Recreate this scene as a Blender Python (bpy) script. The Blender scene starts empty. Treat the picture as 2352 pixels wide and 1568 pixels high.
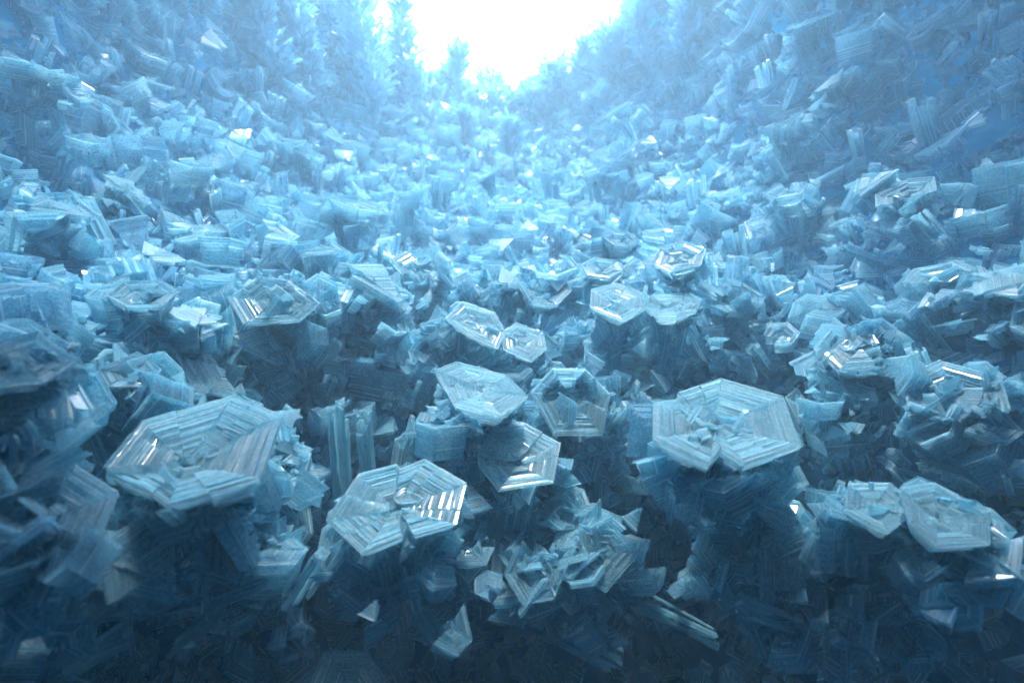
import bpy, math, random
import numpy as np
from mathutils import Vector, Matrix
from mathutils.bvhtree import BVHTree
from mathutils import noise as mnoise

R = math.radians
scene = bpy.context.scene
col = scene.collection

# ------------------------------------------------------------------ camera, sky, sun, exposure
CAM = Vector((0.0, 0.0, 1.0))
PITCH = 20.0
cd = bpy.data.cameras.new('camera')
cam = bpy.data.objects.new('camera', cd)
col.objects.link(cam)
cam.location = CAM
cam.rotation_euler = (R(90 - PITCH), 0, 0)
cd.sensor_width = 36.0
cd.lens = 18.0
cd.clip_start = 0.01
cd.clip_end = 500
cd.dof.use_dof = True
cd.dof.focus_distance = 1.35
cd.dof.aperture_fstop = 2.4
scene.camera = cam

SUN_EL, SUN_AZ = 60.0, 3.0            # azimuth measured from +Y towards +X
world = bpy.data.worlds.new('World')
scene.world = world
world.use_nodes = True
wn = world.node_tree
bg = wn.nodes['Background']
sky = wn.nodes.new('ShaderNodeTexSky')
sky.sky_type = 'NISHITA'
sky.sun_disc = False
sky.sun_elevation = R(SUN_EL)
sky.sun_rotation = R(SUN_AZ)
sky.air_density = 1.0
sky.dust_density = 3.0
wn.links.new(sky.outputs[0], bg.inputs[0])
bg.inputs[1].default_value = 0.15

sd = bpy.data.lights.new('sun', 'SUN')
sd.energy = 2.3
sd.angle = R(7)
sd.color = (1.0, 0.96, 0.9)
sun = bpy.data.objects.new('sun', sd)
col.objects.link(sun)
sdir = Vector((math.sin(R(SUN_AZ)) * math.cos(R(SUN_EL)), math.cos(R(SUN_AZ)) * math.cos(R(SUN_EL)), math.sin(R(SUN_EL))))
sun.rotation_euler = sdir.to_track_quat('Z', 'Y').to_euler()
sun.location = sdir * 20

scene.view_settings.view_transform = 'Standard'
scene.view_settings.look = 'None'
scene.view_settings.exposure = 2.7
scene.view_settings.gamma = 1.0
scene.view_settings.use_curve_mapping = False
cy = scene.cycles
cy.max_bounces = 10
cy.diffuse_bounces = 4
cy.glossy_bounces = 4
cy.transmission_bounces = 8
cy.transparent_max_bounces = 14
cy.volume_bounces = 1
cy.caustics_reflective = False
cy.caustics_refractive = True
cy.blur_glossy = 1.0
cy.use_denoising = True
cy.use_adaptive_sampling = True
cy.adaptive_threshold = 0.045
cy.adaptive_min_samples = 24
cy.use_light_tree = True

# ------------------------------------------------------------------ view helpers
F = 1176.0
CW, CH = 2352.0, 1568.0
cp, sp = math.cos(R(PITCH)), math.sin(R(PITCH))


def vdir(px, py):
    x = (px - CW / 2) / F
    y = (CH / 2 - py) / F
    d = Vector((x, cp + y * sp, -sp + y * cp))
    return d.normalized()


def at(px, py, dist):
    return CAM + vdir(px, py) * dist


# ------------------------------------------------------------------ materials
def new_mat(name):
    m = bpy.data.materials.new(name)
    m.use_nodes = True
    nt = m.node_tree
    nt.nodes.clear()
    return m, nt, nt.nodes, nt.links


def ice_material(name, tint, frost, rough, trans, stri=1.0, clear=0.3, lines=34.0, glow=(0.25, 0.5)):
    m, nt, N, L = new_mat(name)
    out = N.new('ShaderNodeOutputMaterial')
    uv = N.new('ShaderNodeUVMap')
    mp = N.new('ShaderNodeMapping')
    mp.inputs['Scale'].default_value = (lines * .012, lines, 1.0)
    L.new(uv.outputs[0], mp.inputs[0])
    oi = N.new('ShaderNodeObjectInfo')
    add = N.new('ShaderNodeVectorMath'); add.operation = 'ADD'
    sc = N.new('ShaderNodeMath'); sc.operation = 'MULTIPLY'; sc.inputs[1].default_value = 37.0
    L.new(oi.outputs['Random'], sc.inputs[0])
    L.new(mp.outputs[0], add.inputs[0]); L.new(sc.outputs[0], add.inputs[1])
    n1 = N.new('ShaderNodeTexNoise'); n1.inputs['Scale'].default_value = 1.0; n1.inputs['Detail'].default_value = 5.0
    n1.inputs['Roughness'].default_value = 0.65
    L.new(add.outputs[0], n1.inputs['Vector'])
    # coarse cloudiness in object space
    tc = N.new('ShaderNodeTexCoord')
    n2 = N.new('ShaderNodeTexNoise'); n2.inputs['Scale'].default_value = 14.0; n2.inputs['Detail'].default_value = 5.0
    L.new(tc.outputs['Object'], n2.inputs['Vector'])
    n3 = N.new('ShaderNodeTexNoise'); n3.inputs['Scale'].default_value = 170.0; n3.inputs['Detail'].default_value = 2.0
    L.new(tc.outputs['Object'], n3.inputs['Vector'])
    streak = N.new('ShaderNodeMapRange')
    streak.inputs['From Min'].default_value = 0.53; streak.inputs['From Max'].default_value = 0.62
    L.new(n1.outputs[0], streak.inputs['Value'])
    cloud = N.new('ShaderNodeMapRange')
    cloud.inputs['From Min'].default_value = 0.4; cloud.inputs['From Max'].default_value = 0.72
    L.new(n2.outputs[0], cloud.inputs['Value'])
    mx = N.new('ShaderNodeMath'); mx.operation = 'MAXIMUM'
    ms = N.new('ShaderNodeMath'); ms.operation = 'MULTIPLY'; ms.inputs[1].default_value = 0.85 * stri
    mc = N.new('ShaderNodeMath'); mc.operation = 'MULTIPLY'; mc.inputs[1].default_value = 0.6
    L.new(streak.outputs[0], ms.inputs[0]); L.new(cloud.outputs[0], mc.inputs[0])
    L.new(ms.outputs[0], mx.inputs[0]); L.new(mc.outputs[0], mx.inputs[1])
    colr = N.new('ShaderNodeMix'); colr.data_type = 'RGBA'
    colr.inputs[6].default_value = (*tint, 1); colr.inputs[7].default_value = (*frost, 1)
    L.new(mx.outputs[0], colr.inputs[0])
    b1 = N.new('ShaderNodeBump'); b1.inputs['Strength'].default_value = 0.6 * stri; b1.inputs['Distance'].default_value = 0.004
    L.new(n1.outputs[0], b1.inputs['Height'])
    b2 = N.new('ShaderNodeBump'); b2.inputs['Strength'].default_value = 0.2; b2.inputs['Distance'].default_value = 0.0015
    L.new(n3.outputs[0], b2.inputs['Height']); L.new(b1.outputs[0], b2.inputs['Normal'])
    p = N.new('ShaderNodeBsdfPrincipled')
    L.new(colr.outputs[2], p.inputs['Base Color'])
    p.inputs['IOR'].default_value = 1.31
    p.inputs['Transmission Weight'].default_value = trans
    p.inputs['Roughness'].default_value = rough
    p.inputs['Coat Weight'].default_value = 0.7; p.inputs['Coat Roughness'].default_value = 0.07; p.inputs['Coat IOR'].default_value = 1.4
    L.new(b2.outputs[0], p.inputs['Normal'])
    tr = N.new('ShaderNodeBsdfTranslucent')
    L.new(colr.outputs[2], tr.inputs['Color']); L.new(b2.outputs[0], tr.inputs['Normal'])
    tp = N.new('ShaderNodeBsdfTransparent')
    tp.inputs['Color'].default_value = (0.72, 0.92, 0.98, 1)
    mt = N.new('ShaderNodeMixShader')
    mr = N.new('ShaderNodeMapRange'); mr.inputs['To Min'].default_value = glow[0]; mr.inputs['To Max'].default_value = glow[1]
    L.new(mx.outputs[0], mr.inputs['Value']); L.new(mr.outputs[0], mt.inputs[0])
    L.new(p.outputs[0], mt.inputs[1]); L.new(tr.outputs[0], mt.inputs[2])
    # clearer where there is no frost
    inv = N.new('ShaderNodeMapRange')
    inv.inputs['To Min'].default_value = clear; inv.inputs['To Max'].default_value = clear * 0.2
    L.new(mx.outputs[0], inv.inputs['Value'])
    lw = N.new('ShaderNodeLayerWeight'); lw.inputs[0].default_value = 0.35
    L.new(b1.outputs[0], lw.inputs['Normal'])
    edge = N.new('ShaderNodeMath'); edge.operation = 'SUBTRACT'; edge.inputs[0].default_value = 1.0
    L.new(lw.outputs['Facing'], edge.inputs[1])
    mul = N.new('ShaderNodeMath'); mul.operation = 'MULTIPLY'
    L.new(edge.outputs[0], mul.inputs[0]); L.new(inv.outputs[0], mul.inputs[1])
    fin = N.new('ShaderNodeMixShader')
    L.new(mul.outputs[0], fin.inputs[0]); L.new(mt.outputs[0], fin.inputs[1]); L.new(tp.outputs[0], fin.inputs[2])
    L.new(fin.outputs[0], out.inputs[0])
    return m


M_HERO = ice_material('clean ice with painted light', (0.52, 0.84, 0.94), (0.94, 0.985, 1.0), 0.09, 0.72, clear=0.38, lines=30.0, glow=(0.42, 0.6))  # paler tint and frost paint in the light refracting through the named crystals
M_ICE = ice_material('clear striated ice', (0.29, 0.68, 0.82), (0.83, 0.94, 0.97), 0.12, 0.66, clear=0.42)
M_ICE2 = ice_material('cloudy striated ice', (0.26, 0.60, 0.75), (0.74, 0.90, 0.95), 0.18, 0.55, clear=0.42)
M_ICE3 = ice_material('clear banded ice', (0.31, 0.70, 0.84), (0.85, 0.95, 0.98), 0.11, 0.64, clear=0.5, lines=9.0, glow=(0.34, 0.6))
M_ICE4 = ice_material('cloudy banded ice', (0.27, 0.61, 0.78), (0.80, 0.91, 0.96), 0.15, 0.55, clear=0.5, lines=9.0, glow=(0.34, 0.6))
M_RIME = ice_material('rime frost', (0.30, 0.68, 0.87), (0.82, 0.95, 1.0), 0.18, 0.5, stri=0.6, clear=0.35, lines=5.0, glow=(0.5, 0.65))


def wall_material(name, thin, k=1.0):
    m, nt, N, L = new_mat(name)
    out = N.new('ShaderNodeOutputMaterial')
    tc = N.new('ShaderNodeTexCoord')
    n = N.new('ShaderNodeTexNoise'); n.inputs['Scale'].default_value = 3.0; n.inputs['Detail'].default_value = 8.0
    L.new(tc.outputs['Object'], n.inputs['Vector'])
    cr = N.new('ShaderNodeValToRGB')
    cr.color_ramp.elements[0].position = 0.35; cr.color_ramp.elements[0].color = (0.002 * k, 0.11 * k, 0.23 * k, 1)
    cr.color_ramp.elements[1].position = 0.72; cr.color_ramp.elements[1].color = (0.006 * k, 0.21 * k, 0.40 * k, 1)
    L.new(n.outputs[0], cr.inputs[0])
    mp = N.new('ShaderNodeMapping'); mp.inputs['Scale'].default_value = (1.0, 1.0, 1.6)
    L.new(tc.outputs['Object'], mp.inputs[0])
    n2 = N.new('ShaderNodeTexNoise'); n2.inputs['Scale'].default_value = 16.0; n2.inputs['Detail'].default_value = 7.0
    L.new(mp.outputs[0], n2.inputs['Vector'])
    b = N.new('ShaderNodeBump'); b.inputs['Strength'].default_value = 0.8; b.inputs['Distance'].default_value = 0.02
    L.new(n2.outputs[0], b.inputs['Height'])
    p = N.new('ShaderNodeBsdfPrincipled')
    L.new(cr.outputs[0], p.inputs['Base Color']); L.new(b.outputs[0], p.inputs['Normal'])
    p.inputs['Roughness'].default_value = 0.45; p.inputs['IOR'].default_value = 1.31; p.inputs['Specular IOR Level'].default_value = 0.3
    tr = N.new('ShaderNodeBsdfTranslucent'); tr.inputs['Color'].default_value = (0.006, 0.28, 0.50, 1)
    ms = N.new('ShaderNodeMixShader'); ms.inputs[0].default_value = thin
    L.new(p.outputs[0], ms.inputs[1]); L.new(tr.outputs[0], ms.inputs[2])
    L.new(ms.outputs[0], out.inputs[0])
    return m


M_WALL = wall_material('thin blue glacier ice', 0.3)
M_WALL_DARK = wall_material('opaque blue ice with painted shade', 0.0, 0.75)  # opaque wall copy; shade of the hollow and back put into its colour
m, nt, N, L = new_mat('dark grit')
o_ = N.new('ShaderNodeOutputMaterial'); p_ = N.new('ShaderNodeBsdfPrincipled')
p_.inputs['Base Color'].default_value = (0.02, 0.014, 0.01, 1); p_.inputs['Roughness'].default_value = 0.8
L.new(p_.outputs[0], o_.inputs[0])
M_GRIT = m

# ------------------------------------------------------------------ the cave shell (star shaped about a point in the air)
K = Vector((0.0, 0.15, 1.08))
CTRL = []
for px, py, r in [
    (1500, 1470, 2.5), (1250, 1430, 1.95), (1000, 1520, 2.0), (1500, 1350, 1.9), (1900, 1500, 1.8), (300, 1490, 1.4), (700, 1500, 1.65),
    (2250, 1470, 1.7), (100, 1250, 1.15), (450, 1150, 1.3), (750, 1250, 1.32), (1000, 1200, 1.4), (1300, 1150, 1.45), (1650, 1150, 1.6),
    (1900, 1150, 1.7), (2200, 1150, 1.6), (450, 950, 1.4), (900, 950, 1.5), (1250, 950, 1.55), (1700, 900, 1.8), (2000, 900, 1.8), (2330, 900, 1.6),
    (0, 850, 1.2), (250, 800, 1.45), (1100, 750, 1.9), (700, 750, 1.65), (1500, 720, 1.95), (1950, 700, 2.0), (2340, 650, 1.8),
    (1100, 600, 2.4), (600, 600, 2.0), (1600, 580, 2.3), (200, 600, 1.7), (1100, 450, 3.3), (700, 430, 2.9), (300, 450, 2.3), (0, 450, 1.8),
    (1500, 430, 3.1), (1900, 400, 2.5), (2350, 400, 2.0), (1150, 330, 4.8), (800, 300, 4.0), (500, 250, 3.4), (250, 250, 2.8), (0, 230, 2.3),
    (1450, 300, 4.2), (1750, 220, 3.3), (2050, 200, 2.8), (2350, 200, 2.4), (1150, 220, 6.2), (950, 180, 5.6), (1350, 180, 5.6),
    (700, 60, 4.6), (400, 30, 3.7), (0, 0, 2.8), (1560, 50, 4.6), (1900, 20, 3.4), (2350, 0, 2.7), (850, 0, 5.3), (1450, 0, 5.3)]:
    q = at(px, py, r + (0.0 if 560 < py < 1230 else 0.08)) - K
    CTRL.append((q.normalized(), q.length))
for az, el, r in [(-70, 0, 1.7), (70, 0, 1.9), (-110, 0, 1.5), (110, 0, 1.6), (180, 0, 1.5), (180, -45, 1.3), (0, -90, 1.7), (-90, -45, 1.25), (90, -45, 1.5),
                  (-60, 40, 2.6), (60, 40, 2.6), (-20, 45, 4.0), (20, 45, 4.0), (0, 60, 3.5), (0, 90, 2.3), (-100, 40, 2.0), (100, 40, 2.0), (180, 45, 1.8),
                  (-40, -55, 1.6), (40, -50, 1.8), (0, -65, 2.3)]:
    d = Vector((math.sin(R(az)) * math.cos(R(el)), math.cos(R(az)) * math.cos(R(el)), math.sin(R(el))))
    CTRL.append((d, r))
CD = np.array([c[0][:] for c in CTRL]); CR = np.log(np.array([c[1] for c in CTRL]))


def shell_r(D):
    """D (n,3) unit directions from K -> radius"""
    ang = np.arccos(np.clip(D @ CD.T, -1, 1))
    w = 1.0 / (ang ** 3 + 0.0015)
    w *= np.exp(-(ang / 0.6) ** 2) + 1e-4
    return np.exp((w @ CR) / w.sum(1))


def azel(D):
    return np.degrees(np.arctan2(D[:, 0], D[:, 1])), np.degrees(np.arcsin(np.clip(D[:, 2], -1, 1)))


def open_margin(D):
    """positive inside the mouth of the cave (degrees, roughly)"""
    a, e = azel(D)
    prof = 4.0 + 8.5 * np.abs(a / np.where(a < 0, 18.0, 14.0)) ** 1.6
    low = e - prof
    wide = np.where(e > 16, 18.0 + (e - 16) * 0.8, 90.0)
    return np.minimum(np.minimum(low, wide - np.abs(a + 2)), 49 - e)  # upper limit leaves an unseen roof, shaped to keep light off the foreground


def fbm(p, s, o=3):
    return mnoise.fractal(Vector(p) * s, 1.0, 2.0, o)


def build_shell():
    NA, NE = 400, 240
    az = np.linspace(-180, 180, NA + 1)[:-1]
    el = np.linspace(-88, 88, NE)
    A, E = np.meshgrid(np.radians(az), np.radians(el))
    D = np.stack([np.sin(A) * np.cos(E), np.cos(A) * np.cos(E), np.sin(E)], -1).reshape(-1, 3)
    r = shell_r(D)
    nz = np.array([fbm(d * rr, 2.2, 4) for d, rr in zip(D, r)])
    nz2 = np.array([fbm(d * rr + 9.0, 9.0, 3) for d, rr in zip(D, r)])
    r = r * (1 + 0.07 * nz) + 0.02 * nz2
    P = D * r[:, None] + np.array(K)
    mg = open_margin(D) + nz * 2.5 + nz2 * 1.5
    faces = []
    for j in range(NE - 1):
        for i in range(NA):
            q = (j * NA + i, j * NA + (i + 1) % NA, (j + 1) * NA + (i + 1) % NA, (j + 1) * NA + i)
            if all(mg[k] > 0 for k in q):
                continue
            faces.append(q[::-1])
    bot = len(P); P = np.vstack([P, [K + Vector((0, 0, -2.3)), K + Vector((0, 0, 2.35))]])
    for i in range(NA):
        faces.append((bot, (i + 1) % NA, i))
        faces.append((bot + 1, (NE - 1) * NA + i, (NE - 1) * NA + (i + 1) % NA))
    me = bpy.data.meshes.new('ice_cave_wall')
    me.from_pydata(P.tolist(), [], faces)
    me.materials.append(M_WALL); me.materials.append(M_WALL_DARK)
    mi = []
    for f in faces:
        c = sum((P[k] for k in f), np.zeros(3)) / len(f) - np.array(K)
        d = c / np.linalg.norm(c)
        mi.append(1 if (d[1] < 0.45 or d[2] < -0.30) else 0)
    me.polygons.foreach_set('material_index', mi)
    me.polygons.foreach_set('use_smooth', [True] * len(me.polygons))
    return me, P, faces


shell_me, SP, SF = build_shell()
shell = bpy.data.objects.new('ice_cave_wall', shell_me)
shell['kind'] = 'structure'
col.objects.link(shell)
SHELL_BVH = BVHTree.FromPolygons(SP.tolist(), SF)


def shell_hit(px, py):
    d = vdir(px, py)
    h = SHELL_BVH.ray_cast(CAM, d)
    return h


# ------------------------------------------------------------------ mesh pieces : (V, faces, uv per loop)
class Piece:
    __slots__ = ('V', 'F', 'U')

    def __init__(s, V, F, U):
        s.V = np.array(V, float); s.F = F; s.U = U

    def xf(s, M):
        m = np.array(M)
        return Piece(s.V @ m[:3, :3].T + m[:3, 3], s.F, s.U)


def join(ps):
    V, Fc, U = [], [], []
    o = 0
    for p in ps:
        V.append(p.V); Fc += [tuple(i + o for i in f) for f in p.F]; U += p.U; o += len(p.V)
    return Piece(np.vstack(V), Fc, U)


def to_mesh(name, p, mat):
    me = bpy.data.meshes.new(name)
    nv = len(p.V); nl = sum(len(f) for f in p.F)
    me.vertices.add(nv); me.vertices.foreach_set('co', p.V.astype(np.float32).ravel())
    me.loops.add(nl); me.loops.foreach_set('vertex_index', np.fromiter((i for f in p.F for i in f), np.int32, nl))
    me.polygons.add(len(p.F))
    ls = np.fromiter((len(f) for f in p.F), np.int32, len(p.F))
    me.polygons.foreach_set('loop_start', np.concatenate([[0], np.cumsum(ls)[:-1]]).astype(np.int32))
    uvl = me.uv_layers.new(name='UVMap')
    me.update(calc_edges=True)
    uvl.data.foreach_set('uv', np.array(p.U, np.float32).ravel())
    me.polygons.foreach_set('use_smooth', [False] * len(p.F))
    me.materials.append(mat)
    return me


def link(name, me, parent=None, mat=None):
    o = bpy.data.objects.new(name, me)
    col.objects.link(o)
    if parent is not None:
        o.parent = parent
    return o


def facet_piece(c0, c1, prof, cen, mitre=0.0025, jit=None, zoff=0.0, tilt=0.0):
    """one side of a hopper crystal: the profile [(s,z)] swept between corner c0 and corner c1"""
    c0 = np.array(c0, float); c1 = np.array(c1, float); cen = np.array(cen, float)
    e = (c1 - c0); Lg = np.linalg.norm(e)
    V = []; n = len(prof)
    for k, (s, z) in enumerate(prof):
        j0 = j1 = 0.0
        if jit is not None:
            j0, j1 = jit[k]
        a = cen + s * (c0 - cen) + e * (mitre + j0)
        b = cen + s * (c1 - cen) - e * (mitre + j1)
        V.append((a[0], a[1], z + zoff + tilt)); V.append((b[0], b[1], z + zoff - tilt))
    Fc = []; U = []
    v = 0.0
    r0 = np.linalg.norm((c0 + c1) / 2 - cen)
    off = random.random() * 10
    for k in range(n):
        k2 = (k + 1) % n
        dv = math.hypot((prof[k2][0] - prof[k][0]) * r0, prof[k2][1] - prof[k][1])
        Fc.append((2 * k, 2 * k2, 2 * k2 + 1, 2 * k + 1))
        v2 = v + dv
        U += [(off, v + off), (off, v2 + off), (off + Lg, v2 + off), (off + Lg, v + off)]
        v = v2
    Fc.append(tuple(2 * k + 1 for k in range(n)))
    U += [(p[1] + off, p[0] * r0) for p in prof]
    Fc.append(tuple(2 * k for k in reversed(range(n))))
    U += [(p[1] + off, p[0] * r0) for p in reversed(prof)]
    return Piece(V, Fc, U)


def steps(rng, a, b, n, lip=0.0):
    """a stepped polyline from (s,z)=a to b: slightly tilted treads, risers, and a thin proud lip on each step"""
    w = [rng.choice([0.25, 0.5, 1.0, 2.2]) * rng.uniform(.8, 1.2) for _ in range(n)]
    h = [rng.uniform(0.2, 1.8) for _ in range(n)]
    W, H = sum(w), sum(h)
    s, z = a
    out = [(s, z)]
    for i in range(n):
        ds = (b[0] - a[0]) * w[i] / W
        dz = (b[1] - a[1]) * h[i] / H
        s2, z2 = s + ds, z + dz
        tl = rng.uniform(-0.30, 0.30) * abs(ds)
        if lip:
            out += [(s + ds * .7, z + tl), (s + ds * .72, z + tl + lip * rng.uniform(.4, 1.3)), (s2, z + tl + lip * rng.uniform(.4, 1.0)), (s2, z2)]
        else:
            out += [(s2, z + tl), (s2, z2)]
        s, z = s2, z2
    return out


def cup_facets(rng, n_in=7, n_out=4, depth=0.3, H=0.8, taper=0.45, present=range(6), stretch=1.0, spiral=0.0, hollow=0.1, var=0.16, lip=0.0, shape=None):
    """unit-radius hopper crystal, axis +Z, rim at z=0. Returns list of facet pieces."""
    ds = [0.9 + rng.uniform(-var, var) for _ in range(6)]
    rot = rng.uniform(0, math.pi / 3)
    nrm = [rot + i * math.pi / 3 for i in range(6)]
    cor = []
    for i in range(6):
        a, b = nrm[i], nrm[(i + 1) % 6]
        det = math.cos(a) * math.sin(b) - math.sin(a) * math.cos(b)
        x = (ds[i] * math.sin(b) - ds[(i + 1) % 6] * math.sin(a)) / det
        y = (math.cos(a) * ds[(i + 1) % 6] - math.cos(b) * ds[i]) / det
        cor.append((x * stretch, y))
    cen = (rng.uniform(-.12, .12), rng.uniform(-.12, .12))
    if shape is not None:
        cor, cen = shape
        present = range(len(cor))
    res = []
    for i in present:
        dd = depth * rng.uniform(0.75, 1.2)
        rimw = rng.uniform(0.03, 0.07)
        fl = rng.uniform(.28, .5)             # a nearly flat floor, then the stepped rim
        prof = steps(rng, (hollow, -dd * rng.uniform(.8, 1.05)), (fl, -dd * .82), max(2, n_in // 4), lip * .5)
        prof += steps(rng, (fl + .005, -dd * .8), (1 - rimw, 0.0), n_in, lip)[1:]
        prof += [(1.0, -0.004)]
        mid = rng.uniform(0.25, 0.45)
        prof += steps(rng, (1.0, -0.06), (1 - (1 - taper) * mid, -H * mid), max(2, n_out // 2))[1:]
        prof += steps(rng, (1 - (1 - taper) * mid - 0.01, -H * mid), (taper, -H), max(1, n_out // 2))[1:]
        prof += [(taper * 0.35, -H * 1.02), (hollow * 0.9, -dd - 0.08 * H)]
        jit = [(abs(rng.gauss(0, 0.003)), abs(rng.gauss(0, 0.003))) for _ in prof]
        if rng.random() < 0.3:          # a broken end
            k0 = rng.uniform(0.02, 0.10)
            jit = [(a_ + k0 * rng.uniform(0.2, 1), b_) for a_, b_ in jit]
        zo = spiral * (i / len(cor)) + rng.uniform(-0.015, 0.015)
        res.append(facet_piece(cor[i - 1], cor[i], prof, cen, jit=jit, zoff=zo, tilt=spiral * 0.02))
    return res, cor


def prism(rng, w, d, h, top_taper=1.0, ragged=0.05, sides=4):
    """an upright rough prism with a skewed, slightly broken top; base at z=0"""
    V = []; U = []
    ang0 = rng.uniform(0, 6)
    base = []
    for i in range(sides):
        a = 2 * math.pi * (i + 0.5) / sides
        base.append((math.cos(a) * w * rng.uniform(.85, 1.1), math.sin(a) * d * rng.uniform(.85, 1.1)))
    for x, y in base:
        V.append((x * 0.9, y * 0.9, 0))
    for x, y in base:
        V.append((x * top_taper, y * top_taper, h * (1 - ragged * rng.random())))
    Fc = [tuple(reversed(range(sides))), tuple(range(sides, 2 * sides))]
    o = rng.random() * 9
    U += [(V[i][0] + o, V[i][1] + o) for i in Fc[0]] + [(V[i][0] + o, V[i][1] + o) for i in Fc[1]]
    p = 0.0
    for i in range(sides):
        j = (i + 1) % sides
        L_ = math.hypot(base[i][0] - base[j][0], base[i][1] - base[j][1])
        Fc.append((i, j, sides + j, sides + i))
        U += [(0 + o, p + o), (0 + o, p + L_ + o), (h + o, p + L_ + o), (h + o, p + o)]
        p += L_
    return Piece(V, Fc, U)


def column_blades(rng, n=6, w=0.18, L_=1.0, spread=0.12, sides=4):
    """a bundle of long striated blades side by side, unit length along +Z, top at z=0"""
    out = []
    for k in range(n):
        wd = w * rng.uniform(0.5, 1.2)
        ln = L_ * rng.uniform(0.78, 1.0)
        p = prism(rng, wd * 0.5, wd * rng.uniform(.25, .5), ln, rng.uniform(0.9, 1.15), 0.06, sides)
        x = (k - (n - 1) / 2) * w * 0.55 + rng.uniform(-.1, .1) * w
        y = rng.uniform(-1, 1) * spread * 0.5
        M = Matrix.Translation((x, y, -L_ + rng.uniform(0, 0.12) * L_)) @ Matrix.Rotation(rng.uniform(-.05, .05), 4, 'Y') @ Matrix.Rotation(rng.uniform(-.05, .05), 4, 'X') @ Matrix.Rotation(rng.uniform(0, 3), 4, 'Z')
        out.append(p.xf(M))
    return out


def slab_pieces(rng, n=5):
    """a broken plate: two or three terraced blades meeting at 120 degrees"""
    out = []
    k = rng.choice([1, 1, 2])
    for q in range(k):
        hw = rng.uniform(0.45, 0.9)
        prof = steps(rng, (0.15, -0.10), (0.93, 0.0), n) + [(1.0, -0.01), (1.0, -0.08)]
        prof += steps(rng, (0.97, -0.10), (0.55, -0.55), 3)[1:] + [(0.2, -0.5)]
        jit = [(rng.uniform(0, .05), rng.uniform(0, .05)) for _ in prof]
        fp = facet_piece((hw, 1), (-hw, 1), prof, (0, rng.uniform(-.6, -.1)), jit=jit)
        out.append(fp.xf(Matrix.Rotation(q * 2.094 + rng.uniform(-.05, .05), 4, 'Z') @ Matrix.Translation((0, -0.3, 0))))
    return out


rg = random.Random(11)
random.seed(5)

# ---- variants for the countless ones
CUPS, COLS, SLABS, BUDS = [], [], [], []
for v in range(18):
    miss = [0, 1, 2, 0, 3, 2, 1, 4, 4, 2, 3, 1, 0, 3, 4, 4, 3, 2][v]
    st = rg.randrange(6)
    pres = [(st + k) % 6 for k in range(6 - miss)]
    fc, cor = cup_facets(rg, n_in=rg.choice([6, 7, 8]), n_out=7, depth=rg.uniform(.12, .45), H=rg.uniform(.7, 1.6), taper=rg.uniform(.6, 1.0),
                         present=pres, stretch=rg.uniform(.8, 1.25), spiral=rg.uniform(-.08, .12))
    st_ = column_blades(rg, rg.choice([3, 4]), 0.30, 1.0, 0.3)
    stem = join(st_).xf(Matrix.Translation((0, 0, -0.55)))
    CUPS.append((fc, stem, miss))
NCUP = len(CUPS)
for v in range(14):
    miss = [0, 2, 3, 4, 4, 3, 5, 2, 4, 3, 5, 1, 4, 5][v]
    pres = list(range(6 - miss))
    fc, cor = cup_facets(rg, n_in=3, n_out=3, depth=rg.uniform(.12, .5), H=rg.uniform(.8, 1.8), taper=rg.uniform(.55, 1.0), present=pres,
                         stretch=rg.uniform(.7, 1.3), spiral=rg.uniform(-.1, .2))
    CUPS.append((fc, prism(rg, .35, .3, 1.2, .9, .1, 4).xf(Matrix.Translation((0, 0, -1.7))), miss))
for v in range(8):
    COLS.append(column_blades(rg, rg.choice([3, 4, 5, 6]), 0.2, 1.0, 0.2, rg.choice([4, 5])))
for v in range(10):
    SLABS.append(slab_pieces(rg, rg.choice([4, 5, 6])))


NSLAB = len(SLABS)
for v in range(10):
    SLABS.append(slab_pieces(rg, 2))


def bud(rng):
    sides = rng.choice([4, 4, 4, 5, 6])
    p = prism(rng, rng.uniform(.35, .6), rng.uniform(.12, .4), rng.uniform(.7, 1.8), rng.uniform(.8, 1.3), 0.35, sides)
    return p.xf(Matrix.Translation((0, 0, -0.5)))


for v in range(16):
    BUDS.append(bud(rg))

CUPJ = [join(c[0] + [c[1]]) for c in CUPS]
COLJ = [join(c) for c in COLS]
SLABJ = [join(c) for c in SLABS]


def basis(axis, spin):
    z = axis.normalized()
    x = z.orthogonal().normalized()
    y = z.cross(x)
    M = Matrix((x, y, z)).transposed().to_4x4()
    return M @ Matrix.Rotation(spin, 4, 'Z')


# ------------------------------------------------------------------ scatter records over the wall
def zone_of(px, py):
    if py > 1330:
        return 'in the dark hollow at the bottom'
    if py > 1050:
        if px < 700: return 'low on the dim left bank'
        if px < 1500: return 'in front, among the large hexagons'
        return 'low on the deep blue right bank'
    if py > 720:
        if px < 700: return 'on the left bank behind the large plate'
        if px < 1500: return 'in the middle bed behind the bright hexagons'
        return 'on the blue right bank beside the open hexagon'
    if py > 420:
        if px < 700: return 'halfway up the left slope'
        if px < 1500: return 'in the pale middle of the valley'
        return 'halfway up the right slope'
    if px < 700: return 'high on the left slope'
    if px < 1500: return 'near the bright mouth of the cave'
    return 'high on the right slope'


def project(p):
    q = p - CAM
    y = q.dot(Vector((0, cp, -sp)))
    if y <= 0.02:
        return None
    x = q.x / y * F + CW / 2
    u = q.dot(Vector((0, sp, cp))) / y * F
    return x, CH / 2 - u, y


records = []          # kind, variant, Matrix, size, pos


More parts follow.
